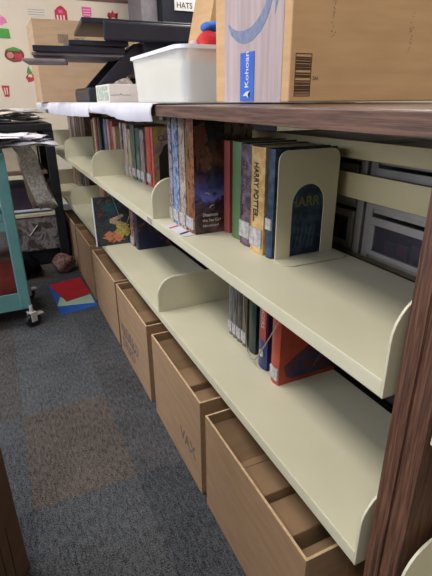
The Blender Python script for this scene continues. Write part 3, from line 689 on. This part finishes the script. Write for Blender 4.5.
slab('shelf_skirt', [(.165,2.055),(.165,2.085),(1.12,2.075),(1.12,2.035)], 1.318, 1.402, BLACK, .010)
slab('under_box', [(.37,2.10),(.37,2.45),(1.0,2.45),(1.0,2.10)], 1.17, 1.33, BLACK, .008)
for y in (2.14, 2.44):
    bm = bmesh.new(); poly_prism(bm, [(.085, y, 1.085), (.135, y, 1.055), (.42, y, 1.262), (.42, y, 1.32), (.33, y, 1.318)], (0, .022, 0)); obj('slanted_leg', bm, BLACK, DC, .006)
    bm = bmesh.new(); poly_prism(bm, [(.30, y+.02, 1.05), (.345, y+.02, 1.05), (.46, y+.02, 1.20), (.42, y+.02, 1.215)], (0, .02, 0)); obj('cross_leg', bm, BLACK, DC, .006)
bm = bmesh.new(); poly_prism(bm, [(.066, 0, 1.046), (.066, 0, 1.102), (.075, 0, 1.114), (.105, 0, 1.114), (.125, 0, 1.09), (.125, 0, 1.046)], (0, .40, 0))
for v in bm.verts: v.co.y += 2.08
obj('foot_block', bm, BLACK, DC, .010, seg=3)
slab('base_bar', [(.14,2.12),(.14,2.5),(.75,2.5),(.75,2.12)], CT+.0045, 1.062, BLACK)
lump('bag_of_sweets', 'small clear crumpled bag tucked under the slanted leg of the desk riser', 'bag', (.255, 2.095, 1.12), .034, mat('crinkled_plastic', (170,160,156), .3, c2=(110,100,96), scale=50, bump=.8), 12, (1.4,.5,1))

# carton behind the riser
ct = thing('cardboard_box', 'tall tan carton standing behind the black desk riser, with barcode print', 'box', (-.068, 2.95, TOP+.004))
box('box_body', 0, .70, 0, .38, 0, .475, mat('pale_cardboard', (178,150,122), .85, c2=(168,141,114), scale=6, stretch=(1,1,6)), ct, .003)
bm = bmesh.new(); r = random.Random(2); x = .145
while x < .205: w = r.choice((.002, .004, .005)); bx(bm, x, x+w, -.001, 0, .345, .395); x += w+.003
obj('barcode', bm, GREYINK, ct)
text('printed_lettering', 'MODEL\nPIECES', .022, frame((.245, -.0006, .385), (1, 0, 0), (0, 0, 1)), GREYINK, ct)

# ------------------------------------------------------------------ back wall: paper-backed display wall and cut-outs
WB = 4.8
bb = thing('bulletin_board', 'cream paper bulletin board with brown border on the back wall', 'bulletin board', (0, WB, 0))
box('board_paper', -2.2, 1.22, -.012, -.001, .75, 1.955, mat('cream_backing_paper', (214,202,186), .9, c2=(208,195,179), scale=3), bb)
bm = bmesh.new(); poly_prism(bm, [(-2.2, -.018, 1.955), (1.22, -.018, 1.955), (1.22, -.018, 1.985), (-2.2, -.018, 1.985)], (0, .017, 0)); bx(bm, 1.2, 1.225, -.018, -.001, .75, 1.955)
obj('border_trim', bm, mat('brown_border', (120,86,82), .7, c2=(104,72,70)), bb)
def cut(nm, label, cat, outline, m, z0, x0, extras=()):
    t = thing(nm, label, cat, (x0, WB-.0125, z0))
    bm = bmesh.new(); poly_prism(bm, [(x, 0, z) for x, z in outline], (0, -.002, 0)); bmesh.ops.triangulate(bm, faces=[f for f in bm.faces if len(f.verts) > 4]); obj('cutout', bm, m, t)
    for en, eo, em in extras:
        bm = bmesh.new(); poly_prism(bm, [(x, -.0021, z) for x, z in eo], (0, -.0008, 0)); bmesh.ops.triangulate(bm, faces=[f for f in bm.faces if len(f.verts) > 4]); obj(en, bm, em, t)
    return t
RED = mat('craft_red', (186,64,72), .8, c2=(170,52,62)); PNK = mat('craft_pink', (222,92,160), .8, c2=(206,78,146)); GRN = mat('craft_green', (84,158,76), .8, c2=(72,144,66)); BRN = mat('craft_brown', (104,62,54), .8, c2=(120,74,62)); WHT = mat('craft_white', (204,196,186), .8, c2=(210,202,192))
rect = lambda a, b, c, d: [(a, c), (b, c), (b, d), (a, d)]
cut('paper_cutout', 'red paper barn cut-out with pink windows, above the tan carton', 'paper craft', [(0,0),(.115,.0),(.115,.09),(.085,.125),(.06,.135),(.03,.12),(0,.09)], RED, 1.762, .335,
    [('pink_window', rect(.035,.075,.07,.10), PNK)] + [('white_band', rect(.015+.03*k,.03+.03*k,.015,.055), WHT) for k in range(3)])
cut('paper_cutout', 'bright pink shield-shaped paper cut-out in the upper part of the board', 'paper craft', [(0,.03),(.03,0),(.06,0),(.09,.03),(.092,.1),(.0,.1)], PNK, 1.80, .594, [('pale_line', rect(.012,.08,.03+.022*k,.036+.022*k), WHT) for k in range(3)])
cut('paper_cutout', 'red star-like paper cut-out near the right end of the board', 'paper craft', [(0,.03),(.035,.03),(.02,0),(.06,.02),(.1,0),(.085,.035),(.11,.06),(.07,.055),(.055,.085),(.042,.055),(.01,.06)], RED, 1.808, .84)
cut('paper_card', 'white rectangular card with faint lines, left of the red barn', 'paper card', rect(0,.18,0,.075), WHT, 1.795, .085, [('printed_line', rect(.01,.16,.012+.02*k,.015+.02*k), GREYINK) for k in range(3)])
cut('paper_cutout', 'green paper rectangle at the left edge of the board', 'paper craft', [(-.10,0),(.105,0),(.10,.08),(-.10,.09)], GRN, 1.598, -.198)
cut('paper_cutout', 'pink flower-like paper cut-out above the green rectangle', 'paper craft', [(x, z) for x, z in blob(.0, .045, .06, .042, 3, 14, .25)], mat('craft_rose', (226,140,180), .8, c2=(206,110,160)), 1.70, -.165)
cut('paper_cutout', 'brown paper face cut-out with green top and red bow, left of the riser', 'paper craft', [(x, z) for x, z in blob(.08, .065, .088, .064, 5, 18, .05)], BRN, 1.398, -.165,
    [('green_top', [(.02,.11),(.08,.132),(.14,.112),(.13,.1),(.03,.1)], GRN), ('pale_face', [(x, z) for x, z in blob(.045, .06, .03, .028, 2, 12, .1)], mat('craft_pinkish', (206,130,130), .8, c2=(190,110,112))),
     ('red_bow', rect(.085,.15,.02,.075), RED)])
cut('paper_cutout', 'small elf cut-out with green pointed hat and red body', 'paper craft', [(x, z) for x, z in blob(.042, .045, .046, .04, 7, 12, .25)], RED, 1.222, -.014, [('green_hat', [(.015,.085),(.07,.08),(.036,.15)], GRN), ('white_face', [(x, z) for x, z in blob(.045, .06, .02, .014, 3, 10, .1)], WHT)])
cut('paper_cutout', 'red paper cup cut-out at the lower left of the board', 'paper craft', [(.015,0),(.058,0),(.07,.1),(0,.1)], RED, 1.095, -.246, [('white_stripe', rect(.02,.03,.02,.08), WHT), ('white_stripe', rect(.04,.05,.02,.08), WHT)])
cut('paper_card', 'faint white card at the top left corner of the board', 'paper card', rect(-.09,.07,0,.05), WHT, 1.853, -.14)

# tall black cabinet with the HATS sign
cab = thing('storage_cabinet', 'tall black cabinet against the back wall, right of the bulletin board', 'cabinet', (1.06, 4.24, 0))
box('grey_side_panel', 0, .16, .1, .54, 0, 2.3, mat('grey_laminate', (128,122,128), .5, c2=(118,112,120)), cab, .003)
box('cabinet_body', .162, 1.5, .02, .54, 0, 2.3, BLACKM, cab, .004)
for x in (.17, .84):
    d = box('door', x, x+.655, 0, .019, .1, 2.26, BLACK, cab, .004); box('handle', x+.56, x+.58, -.02, 0, 1.0, 1.2, GREYB, d, .003)
sg = thing('hanging_sign', 'white HATS sign hanging on the black cabinet', 'sign', (1.352, 4.225, 1.835), 0)
box('sign_board', 0, .215, 0, .008, 0, .17, mat('sign_white', (218,216,216), .6, c2=(208,206,208)), sg)
text('sign_lettering', 'HATS', .066, frame((.018, -.001, .022), (1, 0, 0), (0, 0, 1)), INK, sg, ax=1.0)
bd = thing('ribbon_string', 'white knotted string hanging beside the HATS sign', 'string', (1.600, 4.20, 0))
bm = bmesh.new(); tube(bm, [(0, 0, 2.05), (.004, 0, 1.9), (-.002, 0, 1.8), (.0, 0, 1.6), (-.004, 0, 1.47), (0, 0, 1.40)], .009, 8); obj('cord', bm, PAPER, bd)
bm = bmesh.new()
for z in (1.99, 1.93, 1.87): bmesh.ops.create_icosphere(bm, subdivisions=2, radius=.03, matrix=Matrix.Translation((.01, -.01, z)))
obj('knot', bm, art('glitter_beads', [(120,120,130),(230,230,236),(160,160,170)], 60), bd)

# ------------------------------------------------------------------ teal cart
cx = thing('utility_cart', 'teal metal rolling utility cart with two open shelves, left of the aisle', 'cart', (-.365, 1.85, 0))
CW, CD = .62, .38
for x in (-.028, -CW):
    for y in (0, CD-.028):
        bm = bmesh.new(); poly_prism(bm, [(x-.026, y, .10), (x+.026, y, .10), (x+.026, y, .845), (x-.026, y, .845)], (0, .028, 0))
        obj('corner_post', bm, TEAL, cx, .006)
        cs = thing('x', 'x', 'x'); cs.name = 'caster'; del cs['label']; del cs['category']; cs.parent = cx; cs.location = (x+.02, y+.004, 0); cs.rotation_euler = (0, 0, math.radians(118)); cs.scale = (1.25, 1.25, 1)
        bm = bmesh.new(); lathe(bm, [(.010,-.011),(.030,-.011),(.034,-.006),(.034,.006),(.030,.011),(.010,.011)], 20, (0, 0, .034), 'X'); obj('wheel', bm, BLACKM, cs, smooth=False)
        bm = bmesh.new(); bx(bm, -.017, -.013, -.012, .012, .03, .078); bx(bm, .013, .017, -.012, .012, .03, .078); bx(bm, -.017, .017, -.014, .014, .074, .080); lathe(bm, [(.007, .08), (.007, .115)], 12)
        obj('fork', bm, WHITE, cs, .001)
        bm = bmesh.new(); bx(bm, -.014, .014, -.045, -.012, .055, .062); obj('brake_tab', bm, WHITE, cs, .002)
for z0, h in ((.098, .090), (.498, .040), (.80, .045)):
    bm = bmesh.new(); x0, x1 = -CW-.02, -.006
    bx(bm, x0, x1, .004, CD-.004, z0, z0+.006)
    for a in ((x0, x1, .002, .008), (x0, x1, CD-.008, CD-.002), (x0, x0+.006, .008, CD-.008), (x1-.006, x1, .008, CD-.008)): bx(bm, a[0], a[1], a[2], a[3], z0, z0+h)
    obj('tray', bm, TEAL, cx, .003)
ZC = .106
q = thing('storage_box', 'dark red box on the bottom shelf of the teal cart', 'box', (-.605, 2.0, ZC))
box('box_body', -.1, .185, 0, .16, 0, .20, mat('dark_red_box', (136,52,44), .6, c2=(110,40,38), scale=14), q, .003); box('lid', -.105, .19, -.004, .164, .2, .225, mat('brown_lid', (92,60,50), .7, c2=(80,52,44)), q, .003)
sc = thing('scissors', 'pair of scissors with teal looped handles on the bottom shelf of the teal cart', 'scissors', (-.545, 1.90, ZC+.01))
for s in (0, 1):
    bm = bmesh.new(); tube(bm, [(.022*math.cos(2*math.pi*k/14), .03*s-.01+.004*math.sin(2*math.pi*k/14), .060+.045*math.sin(2*math.pi*k/14)) for k in range(15)], .0045, 8); obj('handle_loop', bm, mat('dark_teal_plastic', (24,84,92), .3, c2=(20,70,80)), sc, smooth=True)
bm = bmesh.new(); poly_prism(bm, [(-.006,.0,.02),(.008,.0,.02),(.004,.1,.0),(-.002,.1,.0)], (0, 0, .003)); obj('blade', bm, WHITE, sc)
q = thing('fabric_bundle', 'x', 'x'); bpy.data.objects.remove(q)
lump('paper_wad', 'crumpled black and white printed paper on the middle shelf of the teal cart', 'paper', (-.50, 1.98, .575), .05, art('bw_print', [(20,20,22),(210,206,206),(40,40,44)], 50), 15, (1.6,1.2,.55))
lump('paper_wad', 'crumpled pink-white tissue inside the teal cart above the dark red box', 'paper', (-.545, 2.03, .385), .045, mat('pinkish_tissue', (196,160,170), .8, c2=(150,110,120), scale=40, bump=.5), 17, (1.4,1.2,.9))
box_q = thing('storage_box', 'dark brown box behind the wads on the middle shelf of the teal cart', 'box', (-.95, 2.06, .506))
box('box_body', 0, .36, 0, .14, 0, .20, mat('umber_box', (70,44,38), .7, c2=(60,38,34)), box_q, .003)

# papers heaped on the cart
def heap(label, x0, x1, y0, y1, z, n, seed, m, nm='loose_paper', cat='paper', dz=.0035, droop=0.0, group=None):
    r = random.Random(seed)
    for k in range(n):
        t = r.uniform(-.25, .25); w, h = r.uniform(.20, .28), r.uniform(.22, .30); cxx, cyy = r.uniform(x0, x1), r.uniform(y0, y1)
        g = []
        a1, a2 = r.uniform(.008, .020), r.uniform(0, 6)
        for i in range(9):
            row = []
            for j in range(7):
                u, v = (i/8-.5)*w, (j/6-.5)*h
                X = cxx+u*math.cos(t)-v*math.sin(t); Y = cyy+u*math.sin(t)+v*math.cos(t)
                row.append((X, Y, z+k*dz+.016*(1+math.sin(X*17+seed)*math.cos(Y*19+X*5))*.5+.006*(1+math.sin(X*41+Y*33))*.5 + (u/w+.5)**6*.4*dz))
            g.append(row)
        bm = bmesh.new(); sheet(bm, g, .0008)
        tag(obj(nm, bm, m[k % len(m)], smooth=True), label, cat, group or label)
heap('white loose sheets piled on top of the teal cart, spilling towards the aisle', -.60, -.25, 1.90, 2.10, .850, 18, 3, [PAPER, PAPER, PAPER2, PAPER], dz=.0030, droop=.0)

# long printed sheets drooping off the cart
def drape(label, pts, width, m, th=.001, twist=0.0, base=0.0):
    g = []
    for i, (x, y, z) in enumerate(pts):
        f = i/(len(pts)-1); a = base+twist*f
        g.append([(x+(j/6-.5)*width*math.sin(a), y+(j/6-.5)*width*math.cos(a), z+.004*math.sin(j*1.3+i)) for j in range(7)])
    bm = bmesh.new(); sheet(bm, g, th); tag(obj('hanging_newspaper', bm, m, smooth=True), label, 'newspaper')
drape('grey printed newspaper sheet hanging off the teal cart towards the shelves', [(-.335,2.1,.868),(-.29,2.1,.860),(-.262,2.1,.81),(-.25,2.1,.74),(-.232,2.1,.66),(-.21,2.1,.585),(-.195,2.1,.535)], .095, NEWS, twist=.25, base=1.1)
drape('narrow folded newspaper strip hanging straight down behind the teal cart post', [(-.35, 2.36, .846), (-.31, 2.36, .83), (-.29, 2.36, .75), (-.27, 2.36, .66), (-.255, 2.36, .56), (-.235, 2.36, .50)], .10, PAPER2, twist=.6)

# ------------------------------------------------------------------ black table behind the cart
tb = thing('work_table', 'black metal table with square legs at the end of the aisle', 'table', (-.06, 2.70, 0))
box('tabletop', -1.5, .0, 0, .62, .885, .925, BLACKM, tb, .004)
for x in (-.052, -.115, -1.49):
    for y in ((.01, .56) if x != -.115 else (.5,)):
        box('leg', x, x+.055, y, y+.045, 0, .885, BLACKM, tb, .003)
box('lower_shelf', -1.5, -.06, .06, .60, .62, .64, mat('brown_board', (110,84,70), .7, c2=(98,74,62)), tb, .002)
heap('loose papers and magazines heaped on the black table', -.60, -.17, 2.80, 3.05, .926, 18, 11, [PAPER, NEWS, PAPER2, mat('tan_folder', (176,124,84), .7, c2=(160,110,74)), PAPER], dz=.0042)
q = thing('storage_box', 'beige box on the brown shelf under the black table', 'box', (-.50, 2.80, .641)); box('box_body', 0, .34, 0, .22, 0, .22, mat('beige_box', (196,180,156), .8, c2=(186,170,146)), q, .003)
box('lid', -.004, .344, -.004, .224, .2205, .236, mat('beige_box', (196,180,156)), q, .002)
q = thing('storage_crate', 'clear crate with crinkled plastic bag and cream rim, on the floor under the black table', 'crate', (-.40, 2.78, 0.0))
box('crate_body', 0, .33, 0, .30, .11, .345, art('crinkled_film', [(74,70,72),(104,98,98),(140,134,134),(66,60,62),(88,76,72)], 14, rough=.25, seed=1), q, .01)
box('rim', -.008, .338, -.008, .308, .345, .366, mat('cream_plastic', (206,192,172), .6, c2=(190,176,156)), q, .003)
box('base', .02, .31, .02, .28, 0, .11, BLACKM, q, .01)
bm = bmesh.new(); tube(bm, [(.11, -.003, .22), (.17, -.004, .29)], .004, 6); obj('film_highlight', bm, mat('highlight_film', (190,186,184), .2, c2=(170,166,166)), q)  # pale tube standing in for a diagonal highlight on the film
q = thing('folder_stack', 'dark teal folder lying on the crate under the black table', 'folder', (-.36, 2.80, .367)); box('folder_cover', 0, .24, 0, .2, 0, .012, mat('dark_teal_folder', (50,76,78), .6, c2=(60,88,90)), q, .001); box('sheets', .004, .236, .004, .19, .012, .018, PAPER, q)
q = thing('storage_box', 'dark plum box on the crate behind the hanging newspaper', 'box', (-.38, 2.84, .386)); box('box_body', 0, .30, 0, .2, 0, .15, mat('plum_box', (46,36,48), .7, c2=(58,46,60)), q, .004); box('lid', -.004, .304, -.004, .204, .15, .168, mat('navy_lid', (30,34,48), .5, c2=(38,42,58)), q, .003)
# shoe-like bundle near the table leg
lump('cloth_bundle', 'brown and pink patterned cloth bundle on the floor by the black table leg', 'cloth', (-.115, 2.60, .060), .062, art('brown_pink_cloth', [(90,64,58),(140,104,98),(70,48,48),(120,84,74)], 30, rough=.8), 21, (1.1,1,1.0))
lump('shade_lump', 'dark lump put in for the shade on the floor behind the teal cart', 'bag', (-.40, 2.60, .085), .105, mat('shade_black', (12,12,16), .95, c2=(18,17,22), scale=30, bump=.5, spec=.1), 23, (1.2,.8,.75), .10)  # dark lump standing in for the shade behind the cart

# ------------------------------------------------------------------ coloured folders on the floor
def floor_sheet(nm, label, pts, z, m, th=.0016, tab=None):
    bm = bmesh.new(); poly_prism(bm, [(x, y, z) for x, y in pts], (0, 0, th)); return tag(obj(nm, bm, m), label, 'folder')
floor_sheet('paper_folder', 'blue folder on the carpet, beneath the red and pale green sheets', [(-.245,2.359),(-.233,1.914),(-.030,1.954),(-.036,2.205)], .0005, mat('folder_blue', (36,96,190), .5, c2=(28,84,176), scale=10))
floor_sheet('paper_folder', 'pale green sheet on the carpet, between the red and blue folders', [(-.207,2.156),(-.037,2.13),(-.038,1.996),(-.235,2.034)], .0025, mat('folder_mint', (170,206,186), .6, c2=(160,196,178), scale=10))
floor_sheet('paper_folder', 'red folder on the carpet, topmost of the three', [(-.244,2.376),(-.048,2.43),(-.034,2.133),(-.18,2.073)], .0045, mat('folder_red', (190,34,50), .5, c2=(176,28,44), scale=10))

# ------------------------------------------------------------------ dark box at the lower left
q = thing('cardboard_box', 'tall dark brown cardboard box at the lower left edge of the aisle', 'box', (-.492, .50, 0), math.radians(0))
bm = bmesh.new(); poly_prism(bm, [(0,0,0),(-.035,.055,0),(-.50,.10,0),(-.50,-.30,0),(-.14,-.30,0)], (0,0,.62)); obj('box_body', bm, mat('dark_brown_card', (112,88,72), .8, c2=(102,79,64), scale=6, stretch=(1,1,3)), q, .006)
bm = bmesh.new(); r = random.Random(5)
for k in range(5):
    f = .05+.03*k; tube(bm, [(-.14*f/.3-.001, -f, .20+.02*k), (-.14*f/.3-.002, -f-.004, .10+.015*k), (-.14*(f+.006)/.3-.001, -f-.006, .03)], .0015, 5)
obj('printed_marks', bm, INK, q)

# ------------------------------------------------------------------ lights
def area(name, loc, rot, sx, sy, power, col, parent=None):
    l = bpy.data.lights.new(name, 'AREA'); l.shape = 'RECTANGLE'; l.size = sx; l.size_y = sy; l.energy = power; l.color = col
    o = bpy.data.objects.new(name, l); COL.objects.link(o); o.location = loc; o.rotation_euler = rot
    if parent: o.parent = parent
    return o
glow = mat('lamp_diffuser', (255,250,240), .5, emit=3.0)
for i, (x, y, pw) in enumerate(((-1.15, -.9, 26), (-1.15, 1.5, 34), (-1.15, 3.7, 24), (1.5, -.9, 26), (1.5, 1.5, 30), (1.5, 3.7, 24))):
    t = thing('ceiling_light', 'rectangular ceiling light panel', 'ceiling light', (x, y, 2.75), group='ceiling light panels')
    box('diffuser', -.28, .28, -.58, .58, -.018, -.008, glow, t); 
    bm = bmesh.new()
    for a in ((-.31,.31,-.61,-.58), (-.31,.31,.58,.61), (-.31,-.28,-.58,.58), (.28,.31,-.58,.58)): bx(bm, *a, -.022, 0)
    obj('frame', bm, WHITE, t)
    area('ceiling_lamp', (0, 0, -.024), (0, 0, 0), .56, 1.16, pw, (1, .955, .88), t)
area('window_daylight', (-3.28, 1.4, 1.65), (0, math.radians(-90), 0), 1.3, 4.0, 85, (.80, .86, 1))
w = bpy.data.worlds.new('World'); SC.world = w; w.use_nodes = True
w.node_tree.nodes['Background'].inputs[0].default_value = (.8, .88, 1, 1); w.node_tree.nodes['Background'].inputs[1].default_value = .6

# ------------------------------------------------------------------ camera
yaw, pit, rol, f = 0.43734159133489664, 0.3971872965632156, -0.007809401042153484, 447.7370713486148
fv = Vector((math.sin(yaw)*math.cos(pit), math.cos(yaw)*math.cos(pit), -math.sin(pit)))
rv = Vector((math.cos(yaw), -math.sin(yaw), 0)); uv = rv.cross(fv)
r_ = rv*math.cos(rol)+uv*math.sin(rol); u_ = -rv*math.sin(rol)+uv*math.cos(rol)
M = Matrix((r_, u_, -fv)).transposed().to_4x4(); M.translation = Vector((-0.3926045647, -0.3746871598, 1.04961997))
cam = bpy.data.cameras.new('camera'); co = bpy.data.objects.new('camera', cam); COL.objects.link(co); co.matrix_world = M
cam.sensor_fit = 'VERTICAL'; cam.sensor_height = 36; cam.sensor_width = 27; cam.lens = 36*f/576; cam.clip_start = .02
SC.camera = co
SC.view_settings.view_transform = 'Standard'; SC.view_settings.look = 'None'; SC.view_settings.gamma = 1
SC.view_settings.exposure = 0.02
